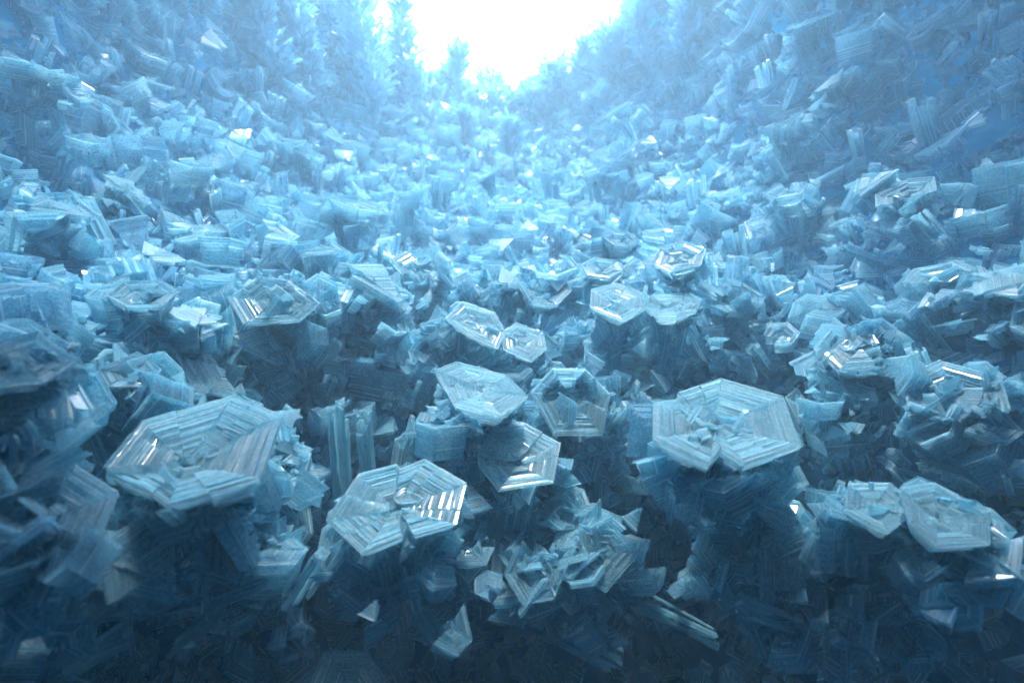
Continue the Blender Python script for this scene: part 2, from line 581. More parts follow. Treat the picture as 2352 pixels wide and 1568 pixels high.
def scatter():
    rng = random.Random(77)
    # sample positions uniformly over the shell by area, weighted to the visible side
    tris = []
    areas = []
    Vn = SP
    for f in SF:
        a, b, c = Vn[f[0]], Vn[f[1]], Vn[f[2]]
        if len(f) == 4:
            d = Vn[f[3]]
            ctr = (a + b + c + d) / 4
            ar = np.linalg.norm(np.cross(c - a, d - b)) / 2
        else:
            continue
        pr = project(Vector(ctr))
        far = max(1.0, np.linalg.norm(ctr - np.array(CAM)) / 2.0)
        if pr is None:
            w = 0.06
        else:
            inside = -300 < pr[0] < CW + 300 and -260 < pr[1] < CH + 260
            w = 1.0 if inside else 0.10
        if pr is not None and w == 1.0:
            if pr[1] > 1330 and pr[0] > 850: w = 0.5          # the open hollow
            elif pr[0] > 1750 and pr[1] > 250: w = 0.8 if pr[1] < 700 else 1.5         # smooth blue wall on the right
            elif 560 < pr[1] < 1150: w = 3.0
            elif pr[1] > 650: w = 1.8
            elif far > 1.2: w = 1.35
        if ctr[2] > 3.4 and w < 1: w = 0.0
        tris.append(f); areas.append(ar * w)
    areas = np.array(areas); cum = np.cumsum(areas); tot = cum[-1]
    print('weighted area', tot)

    def pick():
        k = int(np.searchsorted(cum, rng.random() * tot))
        f = tris[min(k, len(tris) - 1)]
        a, b, c, d = (Vector(SP[i]) for i in f)
        u, v = rng.random(), rng.random()
        p = (a * (1 - u) + b * u) * (1 - v) + (d * (1 - u) + c * u) * v
        n = (b - a).cross(d - a).normalized()
        if n.dot(K - p) < 0: n = -n
        return p, n

    placed = []
    grid = {}

    def ok(p, rad):
        key = (int(p.x // .13), int(p.y // .13), int(p.z // .13))
        for i in (-1, 0, 1):
            for j in (-1, 0, 1):
                for k in (-1, 0, 1):
                    for q, r2 in grid.get((key[0] + i, key[1] + j, key[2] + k), ()):
                        if (p - q).length < (rad + r2) * (0.56 if rad > .055 else 0.50): return False
        grid.setdefault(key, []).append((p, rad))
        return True

    for kind, tries, s0, s1 in (('cup', 1000, .06, .095), ('slab', 1400, .055, .09), ('column', 1600, .035, .07), ('cup', 15000, .036, .066), ('slab', 15000, .032, .062), ('cup', 16000, .024, .045), ('slab', 30000, .016, .042)):
        low = s1 < .07
        for _ in range(tries):
            p, n = pick()
            s = rng.uniform(s0, s1)
            if not ok(p, s):
                continue
            wallness = 1 - max(0, n.z)
            tl = 0.38
            if kind == 'slab': tl = 0.75
            if kind == 'column': tl = 0.45
            ax = (Vector((0, 0, 1.0)) + n * (0.35 + 0.8 * wallness) + Vector((rng.gauss(0, tl), rng.gauss(0, tl), rng.gauss(0, tl * .5)))).normalized()
            lift = rng.uniform(0.3, 1.3) * s
            pos = p + n * lift * 0.6 + ax * lift * 0.8
            if kind == 'column':
                ax = (n * 1.0 + Vector((0, 0, .5)) + Vector((rng.gauss(0, .4), rng.gauss(0, .4), rng.gauss(0, .3)))).normalized()
                s2 = s * rng.uniform(2.0, 3.4)
                pos = p + ax * s2 * 0.85
                sc = s2
            else:
                sc = s
            if (pos - CAM).length < 0.55: continue
            vs = {'cup': len(CUPS), 'slab': len(SLABS), 'column': len(COLS)}[kind]
            M = Matrix.Translation(pos) @ basis(ax, rng.uniform(0, 6.28)) @ Matrix.Scale(sc, 4)
            lo = {'cup': NCUP, 'slab': NSLAB, 'column': 0}[kind]
            vv = rng.randrange(lo, vs) if (low and (pos - CAM).length > (1.6 if s1 > .05 else 1.2)) or lo == 0 else rng.randrange(0, lo)
            if kind == 'cup' and CUPS[vv][2] == 0 and rng.random() < .6: vv = rng.randrange(NCUP, vs)
            records.append([kind, vv, M, sc, pos])
    n0 = len(records)
    # small buds: on the wall and clinging to the bigger crystals
    print('scattered', n0)
    for _ in range(26000):
        if rng.random() < 0.5:
            b = records[rng.randrange(n0)]
            s = b[3] * rng.uniform(.12, .34) if b[0] != 'column' else b[3] * rng.uniform(.05, .12)
            a = rng.uniform(0, 6.28)
            if b[0] == 'column':
                loc = Vector((math.cos(a) * .25, math.sin(a) * .15, rng.uniform(-1, 0)))
            else:
                t = rng.random() ** 0.8
                rr = 1.0 - 0.55 * t
                loc = Vector((math.cos(a) * rr, math.sin(a) * rr, -t * 1.1))
            p = b[2] @ loc
            ax = (Vector((math.cos(a), math.sin(a), .4)) + Vector((rng.gauss(0, .5), rng.gauss(0, .5), rng.gauss(0, .5)))).normalized()
            ax = (b[2].to_3x3() @ ax).normalized()
        else:
            p, n = pick()
            s = rng.uniform(.010, .032)
            ax = (Vector((0, 0, .6)) + n + Vector((rng.gauss(0, .5), rng.gauss(0, .5), rng.gauss(0, .5)))).normalized()
            p = p + n * s * .5
        if (p - CAM).length < 0.55: continue
        pq = project(p)
        if pq and pq[1] > 1300 and pq[0] > 700 and rng.random() < .75: continue
        M = Matrix.Translation(p) @ basis(ax, rng.uniform(0, 6.28)) @ Matrix.Scale(s, 4)
        records.append(['bud', rng.randrange(len(BUDS)), M, s, p])


scatter()
print('records', len(records), {k: sum(1 for r in records if r[0] == k) for k in ('cup', 'slab', 'column', 'bud')})

# ------------------------------------------------------------------ the crystals one can single out (largest first)
HERO = []           # filled below: (px, py, dist, radius_px, kind, lean_right, lean_cam, spin, opts, label)
C = 'cup'; S = 'slab'; O = 'column'
HERO += [
    (1670, 955, 1.12, 172, C, 6, 6, 0.2, dict(miss=1, n=16, depth=.26, H=.6, spiral=.05, seed=3, st=3), 'widest bright hexagon right of centre, open on its left side'),
    (912, 1150, 1.02, 160, C, -4, 10, 0.5, dict(miss=0, n=22, depth=.25, H=.5, spiral=.05, seed=8, stretch=1.1), 'large frontmost striped hexagon standing just left of centre'),
    (445, 1030, 0.98, 205, C, -10, 12, 0.9, dict(miss=0, n=20, depth=.18, H=.55, spiral=.1, seed=12, stretch=1.3), 'largest elongated striped plate on the left bank'),
    (1105, 895, 1.25, 112, C, 6, -2, 0.1, dict(miss=0, n=16, depth=.35, H=.7, seed=21, stretch=1.2), 'brilliant white-rimmed hexagon near the centre of the bed'),
    (1195, 1045, 1.2, 98, C, 2, 16, 0.6, dict(miss=0, n=18, depth=.4, H=.6, spiral=.1, seed=25), 'striped hexagon below the brilliant one with a smaller hexagon nested in its back edge'),
    (1318, 925, 1.3, 105, C, 2, 40, 0.0, dict(miss=1, n=18, depth=.7, H=.7, seed=31), 'grey striped pyramid-like cup right of the brilliant hexagon'),
    (2030, 1160, 1.12, 92, C, 8, 8, 0.3, dict(miss=0, n=16, depth=.25, H=.5, seed=41), 'left lobe of the double hexagon on the deep blue right bank'),
    (2180, 1175, 1.1, 110, C, 8, 6, 0.8, dict(miss=1, n=18, depth=.22, H=.55, seed=43, stretch=1.2), 'right lobe of the double hexagon on the deep blue right bank'),
    (1420, 690, 1.55, 66, C, 6, 10, 0.2, dict(miss=0, n=13, depth=.35, H=.8, seed=51), 'left one of the joined hexagons in the middle of the right bed'),
    (1545, 695, 1.55, 78, C, 4, 2, 0.7, dict(miss=0, n=13, depth=.3, H=.8, seed=52, stretch=1.25), 'right one of the joined hexagons, with a white bar between them'),
    (1385, 1270, 1.15, 95, C, 14, 30, 0.4, dict(miss=2, n=14, depth=.4, H=.8, seed=61), 'dim cup tilted to the right in front of the dark hollow'),
    (1235, 1310, 1.12, 92, C, -8, 30, 0.1, dict(miss=2, n=14, depth=.35, H=.8, seed=62), 'dim broken cup left of the tilted one above the dark hollow'),
    (1288, 1178, 1.2, 45, C, 12, 35, 0.1, dict(miss=0, n=9, depth=.35, H=.8, seed=63), 'small rounded hexagon on top of the dim tilted cup'),
    (1130, 1200, 1.2, 50, C, 0, 15, 0.6, dict(miss=0, n=9, depth=.3, H=.9, seed=64), 'small dim hexagon between the two front cups'),
    (1085, 735, 1.5, 74, C, 8, 22, 0.3, dict(miss=0, n=14, depth=.2, H=.8, seed=71), 'slanting square-looking plate behind the brilliant hexagon'),
    (1205, 785, 1.5, 62, C, 12, 18, 0.5, dict(miss=1, n=12, depth=.3, H=.9, seed=72), 'pale cup to the right of the slanting square plate'),
    (1000, 760, 1.52, 50, C, -10, 25, 0.2, dict(miss=1, n=10, depth=.3, H=.9, seed=73), 'small cup tucked left of the slanting square plate'),
    (880, 640, 1.65, 110, S, 32, 5, 0.4, dict(seed=81), 'bright ridged slab sloping down to the right behind the middle bed'),
    (640, 665, 1.5, 108, C, -4, 30, 0.4, dict(miss=1, n=14, depth=.3, H=.9, seed=82), 'large pale hexagon with long striped sides halfway up the left bank'),
    (330, 670, 1.35, 66, C, 10, 12, 0.1, dict(miss=0, n=10, depth=.4, H=1, seed=83), 'small hexagonal cup above the dark gap on the left'),
    (440, 715, 1.38, 80, S, 20, 8, 2.2, dict(seed=84), 'low flat slab beside the small hexagonal cup on the left'),
    (95, 800, 0.95, 150, C, 30, 0, 0.3, dict(miss=2, n=14, depth=.2, H=1., seed=91), 'large block with a sharp bright corner at the left edge'),
    (40, 940, 0.9, 130, C, 22, 8, 1.3, dict(miss=2, n=14, depth=.2, H=1.1, seed=92), 'grey block below the sharp-cornered one at the left edge'),
    (310, 850, 1.18, 92, C, 18, 6, 0.8, dict(miss=1, n=14, depth=.15, H=1.1, seed=93), 'glossy block with a bright right corner behind the elongated plate'),
    (640, 1040, 1.2, 85, C, 10, 14, 0.5, dict(miss=2, n=12, depth=.5, H=.9, seed=94), 'ribbed cup half hidden behind the right end of the elongated plate'),
    (120, 1180, 0.85, 145, C, 24, 14, 0.9, dict(miss=2, n=14, depth=.15, H=1., seed=95), 'big dim block with ragged right side at the lower left edge'),
    (340, 1270, 0.95, 160, S, 30, 20, 0.6, dict(seed=96), 'wide dim tilted slab on the lower left bank'),
    (560, 1250, 1.05, 110, C, 20, 30, 0.1, dict(miss=3, n=12, depth=.2, H=.8, seed=97), 'dim chevron of broken plates left of the leaning column'),
    (770, 930, 1.3, 34, O, 2, -4, 0.1, dict(L=300, seed=101), 'tall upright striated column behind the front hexagon'),
    (832, 945, 1.28, 30, O, -1, -4, 0.5, dict(L=230, seed=102), 'narrower upright column standing right of the tall one'),
    (760, 1260, 1.05, 44, O, 26, 15, 0.4, dict(L=260, seed=103), 'pale striated column leaning over the dark gap'),
    (1075, 1250, 1.12, 75, C, 4, 24, 0.2, dict(miss=2, n=12, depth=.3, H=1.1, seed=104), 'dim cup under the right edge of the front hexagon'),
    (880, 1290, 1.1, 85, C, 6, 36, 0.9, dict(miss=1, n=10, depth=.2, H=.9, seed=105), 'rough dim clump below the front hexagon'),
    (1790, 1180, 1.25, 72, S, -12, 10, 1.2, dict(seed=111), 'pale tilted slab below the widest hexagon on the right'),
    (1655, 1265, 1.25, 78, C, -10, 28, 0.3, dict(miss=2, n=12, depth=.3, H=.9, seed=112), 'dim cup with angled ribs on the lower right bank'),
    (1850, 1330, 1.15, 150, C, -16, 34, 0.6, dict(miss=2, n=14, depth=.12, H=.7, seed=113), 'very wide dim plate on the lower right bank'),
    (1990, 1290, 1.2, 120, S, -30, 25, 0.4, dict(seed=114), 'wide dim slab leaning right beside the very wide plate'),
    (1950, 900, 1.45, 70, C, -8, 5, 0.1, dict(miss=1, n=10, depth=.3, H=1.3, seed=121), 'stacked narrow cup on the blue right bank'),
    (2180, 900, 1.4, 118, C, -24, 16, 0.5, dict(miss=1, n=12, depth=.3, H=.6, seed=122), 'broad ribbed plate tilted left at the right edge'),
    (1970, 795, 1.5, 105, C, -22, 20, 0.8, dict(miss=1, n=14, depth=.2, H=.6, seed=123), 'bright striped plate sloping on the blue right bank'),
    (1560, 590, 1.75, 78, C, -6, 22, 0.2, dict(miss=0, n=12, depth=.25, H=.8, seed=131), 'round-looking hexagon behind the joined hexagons'),
    (1385, 612, 1.75, 48, C, 0, 18, 0.2, dict(miss=0, n=9, depth=.2, H=1., seed=132), 'small glassy block hexagon above the joined hexagons'),
    (1275, 610, 1.8, 58, C, 2, 10, 0.2, dict(miss=1, n=9, depth=.4, H=.9, seed=133), 'white-edged open cup left of the small glassy block'),
    (1250, 660, 1.7, 75, C, 10, 26, 0.7, dict(miss=1, n=11, depth=.3, H=.7, seed=134), 'pale tray-like cup in front of the white-edged open cup'),
    (1425, 545, 1.95, 46, C, 8, 16, 0.3, dict(miss=0, n=9, depth=.3, H=.8, seed=135), 'faint shallow hexagon in the pale middle right'),
    (820, 465, 2.3, 62, C, 14, 4, 0.2, dict(miss=0, n=9, depth=.4, H=.7, seed=141), 'small gleaming hexagon on the upper left of the valley'),
    (965, 600, 1.95, 95, C, -6, 14, 0.1, dict(miss=1, n=10, depth=.25, H=.9, seed=142), 'wide pale ribbed cup in the upper middle'),
    (730, 570, 1.9, 60, S, 0, 5, 2.8, dict(seed=143), 'upright white-tipped wedge left of the wide pale cup'),
    (1270, 395, 2.9, 32, C, 0, -4, 0.0, dict(miss=0, n=6, depth=.2, H=1, seed=151), 'little flat-topped white block far up the valley'),
    (1355, 390, 2.9, 40, C, -14, 2, 0.5, dict(miss=1, n=6, depth=.3, H=.9, seed=152), 'white open block right of the little flat-topped one'),
    (1410, 395, 2.9, 36, S, -18, 0, 0.2, dict(seed=153), 'white serrated slab rising to the right far up the valley'),
    (930, 440, 2.8, 42, C, 2, -4, 0.3, dict(miss=0, n=6, depth=.2, H=1, seed=154), 'pale flat-topped block on the far left of the middle'),
    (1110, 405, 2.9, 36, S, -30, 0, 1.0, dict(seed=155), 'white tilted wedge far up the middle'),
    (1015, 405, 2.9, 40, C, 8, -2, 0.3, dict(miss=2, n=6, depth=.3, H=1, seed=156), 'twin white block beside the white tilted wedge'),
    (690, 320, 3.2, 44, C, 4, 0, 0.3, dict(miss=1, n=6, depth=.3, H=.9, seed=157), 'pale open cup high above the gleaming hexagon'),
    (1415, 245, 3.6, 44, S, -36, 0, 0.2, dict(seed=158), 'bright leaning slab near the mouth on the right'),
    (1850, 45, 3.1, 62, S, -20, 0, 0.4, dict(seed=159), 'large pale ribbed slab at the top of the right slope'),
    (110, 150, 2.4, 58, C, 24, 0, 0.2, dict(miss=2, n=8, depth=.3, H=1, seed=160), 'glossy white-topped block high on the left slope'),
    (290, 425, 2.1, 68, S, 34, 0, 0.4, dict(seed=161), 'bright striped slab sloping right on the left slope'),
    (130, 470, 1.8, 68, S, 20, 4, 1.1, dict(seed=162), 'white-edged slab at the left edge of the slope'),
    (430, 370, 2.3, 58, C, 22, 0, 0.4, dict(miss=1, n=8, depth=.3, H=.9, seed=163), 'slim gleaming plate above the bright striped slab'),
    (650, 285 + 40, 3.0, 30, S, 10, 0, 0.9, dict(seed=164), 'small white slab left of the pale open cup'),
    (1180, 640, 1.75, 52, S, 24, 12, 0.8, dict(seed=165), 'narrow pale slab slanting right in the middle bed'),
    (1090, 650, 1.75, 46, C, 16, 20, 0.8, dict(miss=1, n=9, depth=.3, H=.9, seed=166), 'small pale cup left of the narrow slanting slab'),
    (1820, 430, 2.3, 66, C, -20, 4, 0.4, dict(miss=2, n=9, depth=.3, H=.9, seed=167), 'white-flecked cup on the middle of the right slope'),
    (2080, 440, 2.0, 80, C, -26, 10, 0.4, dict(miss=1, n=10, depth=.3, H=.8, seed=168), 'dark-topped striped cup on the right slope'),
    (2000, 410, 2.1, 52, S, -44, 0, 0.2, dict(seed=169), 'gleaming parallelogram slab left of the dark-topped cup'),
    (1800, 280, 2.7, 46, C, -18, 0, 0.2, dict(miss=2, n=7, depth=.3, H=1.1, seed=170), 'bright small stack high on the right slope'),
    (1900, 190, 2.7, 46, S, -46, 0, 0.2, dict(seed=171), 'gleaming sloping slab above the bright small stack'),
    (2300, 640, 1.7, 95, S, -26, 6, 0.2, dict(seed=172), 'long striped slab at the right edge'),
    (2160, 640, 1.75, 85, C, -20, 8, 0.2, dict(miss=2, n=10, depth=.2, H=.7, seed=173), 'striped plate left of the long slab at the right edge'),
    (1700, 665, 1.85, 56, C, 18, 14, 0.7, dict(miss=2, n=9, depth=.3, H=.9, seed=174), 'small ribbed block right of the joined hexagons'),
    (480, 855, 1.35, 95, S, 40, 20, 0.3, dict(seed=175), 'long striped slab running down behind the glossy block'),
    (590, 770, 1.45, 95, S, 34, 24, 0.5, dict(seed=176), 'long broad slab sloping right on the left bank'),
    (960, 1400, 1.15, 24, O, -16, 20, 0.3, dict(L=330, seed=181), 'thin dark column leaning left in the bottom hollow'),
    (1440, 1370, 1.2, 26, O, -44, 24, 0.3, dict(L=420, seed=182), 'long thin column reaching into the black hollow'),
    (1280, 1440, 1.15, 32, O, -34, 24, 0.3, dict(L=330, seed=183), 'dim column left of the long thin one in the hollow'),
    (1720, 1390, 1.1, 24, O, -54, 20, 0.3, dict(L=520, seed=184), 'very long dim column crossing the bottom right'),
    (2180, 1290, 1.1, 36, O, -50, 20, 0.3, dict(L=380, seed=185), 'long striated column below the double hexagon'),
    (300, 1400, 1.0, 55, O, 40, 24, 0.3, dict(L=360, seed=186), 'dim broad column at the bottom left'),
    (500, 1400, 1.05, 40, O, 30, 24, 0.3, dict(L=300, seed=187), 'dim narrow column right of the broad one at the bottom left'),
]

# plan of the rims of the largest crystals (corners, growth centre)
OUTLINE = {
    3: ([(1557, 905), (1655, 872), (1800, 915), (1840, 1028), (1710, 1073), (1655, 1040), (1628, 1072), (1498, 1008), (1500, 927), (1550, 920)], (1648, 965)),
    8: ([(750, 1197), (822, 1092), (912, 1068), (920, 1080), (978, 1057), (1072, 1112), (1048, 1207), (952, 1235), (936, 1200), (925, 1236), (832, 1275)], (905, 1155)),
    12: ([(243, 1088), (332, 978), (545, 916), (648, 960), (598, 1105), (388, 1168), (345, 1138)], (420, 1050)),
    21: ([(1000, 856), (1045, 838), (1165, 868), (1213, 915), (1150, 960), (1042, 932)], (1112, 888)),
    25: ([(1097, 1045), (1128, 990), (1205, 975), (1288, 1020), (1272, 1110), (1145, 1130), (1098, 1070)], (1190, 1055)),
    31: ([(1268, 846), (1345, 846), (1402, 905), (1385, 1000), (1270, 1000), (1218, 900)], (1310, 895)),
    41: ([(1948, 1108), (2045, 1105), (2080, 1135), (2085, 1190), (2040, 1225), (1938, 1170)], (2010, 1155)),
    43: ([(2065, 1122), (2145, 1108), (2275, 1175), (2275, 1250), (2150, 1255), (2088, 1200)], (2160, 1180)),
    51: ([(1357, 664), (1415, 648), (1487, 675), (1480, 712), (1430, 738), (1355, 706)], (1412, 690)),
    52: ([(1480, 705), (1495, 672), (1575, 668), (1612, 686), (1600, 714), (1555, 730), (1508, 730)], (1548, 695)),
    71: ([(1022, 730), (1062, 692), (1137, 716), (1162, 762), (1145, 802), (1070, 768)], (1090, 742)),
    72: ([(1150, 766), (1185, 742), (1250, 766), (1256, 802), (1222, 832), (1155, 802)], (1205, 785)),
    82: ([(520, 682), (590, 632), (662, 640), (737, 695), (690, 737), (560, 747)], (625, 685)),
    61: ([(1328, 1202), (1415, 1215), (1472, 1270), (1392, 1362), (1335, 1330)], (1385, 1265)),
    93: ([(228, 850), (316, 810), (372, 850), (335, 888), (250, 888)], (300, 850)),
    91: ([(-60, 800), (88, 765), (175, 832), (100, 880), (-40, 890)], (60, 825)),
}
hero_objs = []
hero_proxy = []


def tag(o, label, cat, group=None):
    o['label'] = label; o['category'] = cat
    if group: o['group'] = group


def build_hero(h):
    px, py, dist, rpx, kind, lr, lc, spin, op, label = h
    rng = random.Random(op['seed']); random.seed(op['seed'])
    pos = at(px, py, dist)
    depth = (pos - CAM).dot(Vector((0, cp, -sp)))
    s = rpx / F * depth
    vd = vdir(px, py)
    ch = Vector((-vd.x, -vd.y, 0)).normalized()      # towards the viewer, level
    ax = Vector((0, 0, 1)) + Vector((1, 0, 0)) * math.tan(R(lr)) + ch * math.tan(R(lc))
    ax.normalize()
    B = basis(ax, spin)
    nm = {'cup': 'cup_crystal', 'slab': 'slab_crystal', 'column': 'column_crystal'}[kind]
    root = bpy.data.objects.new(nm, None)
    root.empty_display_size = 0.05
    col.objects.link(root)
    root.matrix_world = Matrix.Translation(pos) @ B @ Matrix.Scale(s, 4)
    cat = {'cup': 'ice crystal', 'slab': 'ice slab', 'column': 'ice column'}[kind]
    tag(root, label, cat)
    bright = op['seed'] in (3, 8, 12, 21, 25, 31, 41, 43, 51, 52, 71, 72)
    big_dim = (not bright) and rpx > 66 and kind != 'column'
    if big_dim: rpx *= .8; s *= .8
    root.matrix_world = Matrix.Translation(pos) @ B @ Matrix.Scale(s, 4)
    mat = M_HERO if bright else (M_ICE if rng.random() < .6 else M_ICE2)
    allp = []
    if kind == 'cup':
        st = op.get('st', rng.randrange(6))
        shape = None
        if op['seed'] in OUTLINE:
            pts, cpt = OUTLINE[op['seed']]
            Mi = root.matrix_world.inverted()
            loc = []
            for (qx, qy) in pts + [cpt]:
                d = vdir(qx, qy)
                t = (pos - CAM).dot(ax) / d.dot(ax)
                q = Mi @ (CAM + d * t)
                loc.append((q.x, q.y))
            cc = loc.pop()
            ar = sum(loc[k - 1][0] * loc[k][1] - loc[k][0] * loc[k - 1][1] for k in range(len(loc)))
            if ar < 0: loc.reverse()
            l2 = []
            for k in range(len(loc)):
                a_, b_ = loc[k - 1], loc[k]
                if math.hypot(a_[0] - b_[0], a_[1] - b_[1]) > .7 and rng.random() < .55:
                    f_ = rng.uniform(.3, .7)
                    l2.append((a_[0] + (b_[0] - a_[0]) * f_, a_[1] + (b_[1] - a_[1]) * f_))
                l2.append(b_)
            shape = (l2, cc)
            op = dict(op); op['depth'] = min(op['depth'], .13) if op['seed'] != 31 else .3
            op['H'] = .38
        if op['seed'] not in OUTLINE and op['seed'] not in (83, 132, 141, 135, 63, 64, 131): op = dict(op); op['miss'] = max(op['miss'], 2 + op['seed'] % 2)
        pres = [(st + k) % 6 for k in range(6 - op['miss'])]
        fc, cor = cup_facets(rng, n_in=op['n'], n_out=max(4, op['n'] // 2), depth=op['depth'], H=op['H'], taper=rng.uniform(.62, .82), present=pres,
                             stretch=op.get('stretch', rng.uniform(.9, 1.2)), spiral=op.get('spiral', rng.uniform(-.08, .12)), var=.09, lip=.02, shape=shape)
        for f in fc:
            link('facet', to_mesh('facet', f, mat), root); allp.append(f)
        for b in column_blades(rng, 6, 0.30, 1.0, 0.6, 5):
            b = b.xf(Matrix.Translation((0, 0, -op['H'] * .75)) @ Matrix.Scale(1.2, 4))
            link('stem', to_mesh('stem', b, M_ICE2), root); allp.append(b)
        # slender upright slivers of ice at the heart of some rims
        for (qx, qy, lpx, wpx, lean) in {3: [(1622, 965, 60, 22, 35), (1585, 965, 44, 14, 38), (1688, 985, 50, 14, 35), (1610, 998, 26, 30, 80)], 52: [(1478, 686, 34, 16, 12)],
                                         21: [(1100, 875, 26, 12, 60)], 12: [(395, 1105, 40, 16, -50)]}.get(op['seed'], ()):
            d = vdir(qx, qy); t = (pos - CAM).dot(ax) / d.dot(ax)
            q = Mi @ (CAM + d * t)
            sv = prism(rng, wpx / rpx * .6, .05, lpx / rpx * 1.1, .8, .3, 4)
            up = (Mi.to_3x3() @ (Vector((math.sin(R(lean)), .35, math.cos(R(lean)))))).normalized()
            sv = sv.xf(Matrix.Translation(q + up * -.02) @ basis(up, rng.uniform(0, 3)))
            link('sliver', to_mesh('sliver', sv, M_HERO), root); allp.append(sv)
        # a smaller hopper nested inside
        if rpx > 60:
            fc2, _ = cup_facets(rng, n_in=7, n_out=3, depth=.3, H=.5, taper=.5, present=range(rng.choice([4, 5, 6])))
            a = rng.uniform(0, 6.28)
            f2 = join(fc2).xf(Matrix.Translation((math.cos(a) * .28, math.sin(a) * .28, -op['depth'] * .35)) @ Matrix.Rotation(rng.uniform(-.3, .3), 4, 'X') @ Matrix.Scale(rng.uniform(.2, .34), 4))
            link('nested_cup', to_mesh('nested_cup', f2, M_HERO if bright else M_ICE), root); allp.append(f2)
        nb = (60 if big_dim else 80) if rpx > 75 else (34 if rpx > 50 else 12)
        for k in range(nb):
            a = rng.uniform(0, 6.28); t = rng.uniform(0.02 if big_dim else 0.25, 1.3)
            rr = (0.90 - 0.30 * min(t, 1)) * rng.uniform(.8, 1.02)
            sz = rng.uniform(.10, .24) + .14 * min(t, 1) * rng.random()
            loc = Vector((math.cos(a) * rr, math.sin(a) * rr, -t * op['H'] * 1.15))
            axb = Vector((math.cos(a), math.sin(a), rng.uniform(-.4, 1.0))).normalized()
            bb = bud(rng) if rng.random() < .6 else join(cup_facets(rng, n_in=4, n_out=2, depth=.3, H=.9, taper=.5, present=range(rng.choice([2, 3, 6])))[0]).xf(Matrix.Scale(.6, 4))
            bb = bb.xf(Matrix.Translation(loc) @ basis(axb, rng.uniform(0, 6)) @ Matrix.Scale(sz, 4))
            link('bud', to_mesh('bud', bb, M_ICE if rng.random() < .5 else M_ICE2), root); allp.append(bb)
    elif kind == 'slab':
        k = rng.choice([2, 2, 3])
        for q in range(k):
            hw = rng.uniform(0.55, 0.95)
            n = 14 if rpx > 70 else 8
            prof = steps(rng, (0.1, -0.12), (0.93, 0.0), n) + [(1.0, -0.01), (1.0, -0.08)]
            prof += steps(rng, (0.97, -0.10), (0.5, -0.75), 6)[1:] + [(0.15, -0.7)]
            jit = [(rng.uniform(0, .02), rng.uniform(0, .02)) for _ in prof]
            fp = facet_piece((hw, 1), (-hw, 1), prof, (0, rng.uniform(-.8, -.3)), jit=jit)
            fp = fp.xf(Matrix.Rotation(q * 1.047 * rng.choice([1, 2]) + rng.uniform(-.04, .04), 4, 'Z') @ Matrix.Translation((0, -0.35, -.08 * q)))
            link('plate', to_mesh('plate', fp, mat), root); allp.append(fp)
        for b in column_blades(rng, 4, 0.4, 1.0, 0.5, 4):
            b = b.xf(Matrix.Translation((0, 0, -.5)))
            link('stem', to_mesh('stem', b, M_ICE2), root); allp.append(b)
        for kk in range(14 if rpx > 60 else 6):
            a = rng.uniform(0, 6.28); t = rng.uniform(.1, .9); rr = rng.uniform(.4, .85)
            bb = bud(rng).xf(Matrix.Translation((math.cos(a) * rr, math.sin(a) * rr, -t)) @ basis(Vector((math.cos(a), math.sin(a), rng.uniform(-.2, 1))), rng.uniform(0, 6)) @ Matrix.Scale(rng.uniform(.08, .22), 4))
            link('bud', to_mesh('bud', bb, M_ICE), root); allp.append(bb)
    else:
        Lr = op['L'] / rpx
        for b in column_blades(rng, 6, 0.62, Lr, 0.9, 5):
            link('blade', to_mesh('blade', b, mat), root); allp.append(b)
        for kk in range(8):
            a = rng.uniform(0, 6.28)
            bb = bud(rng).xf(Matrix.Translation((math.cos(a) * rng.uniform(.4, 1.0), math.sin(a) * .5, -rng.choice([rng.uniform(0, .3), rng.uniform(0, Lr)]))) @ basis(Vector((math.cos(a), math.sin(a), rng.uniform(-.2, 1))), rng.uniform(0, 6)) @ Matrix.Scale(rng.uniform(.2, .45), 4))
            link('bud', to_mesh('bud', bb, M_ICE), root); allp.append(bb)
    hero_objs.append(root)
    hero_proxy.append(join(allp).xf(root.matrix_world))
    return pos, s


hpos = [build_hero(h) for h in HERO]
# keep the scattered crystals out of the named ones' heads
def blocks(rec, own=-1):
    p = rec[4]
    for hi, (q, s) in enumerate(hpos):
        if hi == own: continue
        drawn = HERO[hi][8]['seed'] in OUTLINE
        dd = (p - q).length
        if dd < (s * (0.75 if drawn else .4) + (rec[3] * 0.5 if rec[0] != 'bud' else 0)):
            return True
        # in front of a named crystal
        if not drawn and HERO[hi][4] != 'column': s *= .55
        u = (q - CAM); L0 = u.length; u = u / L0
        t = (p - CAM).dot(u)
        if 0 < t < L0 and ((p - CAM) - u * t).length < s * 0.9 * t / L0 + rec[3] * (.8 if rec[0] != 'column' else .35):
            return True
    return False


records = [r for r in records if not blocks(r)]
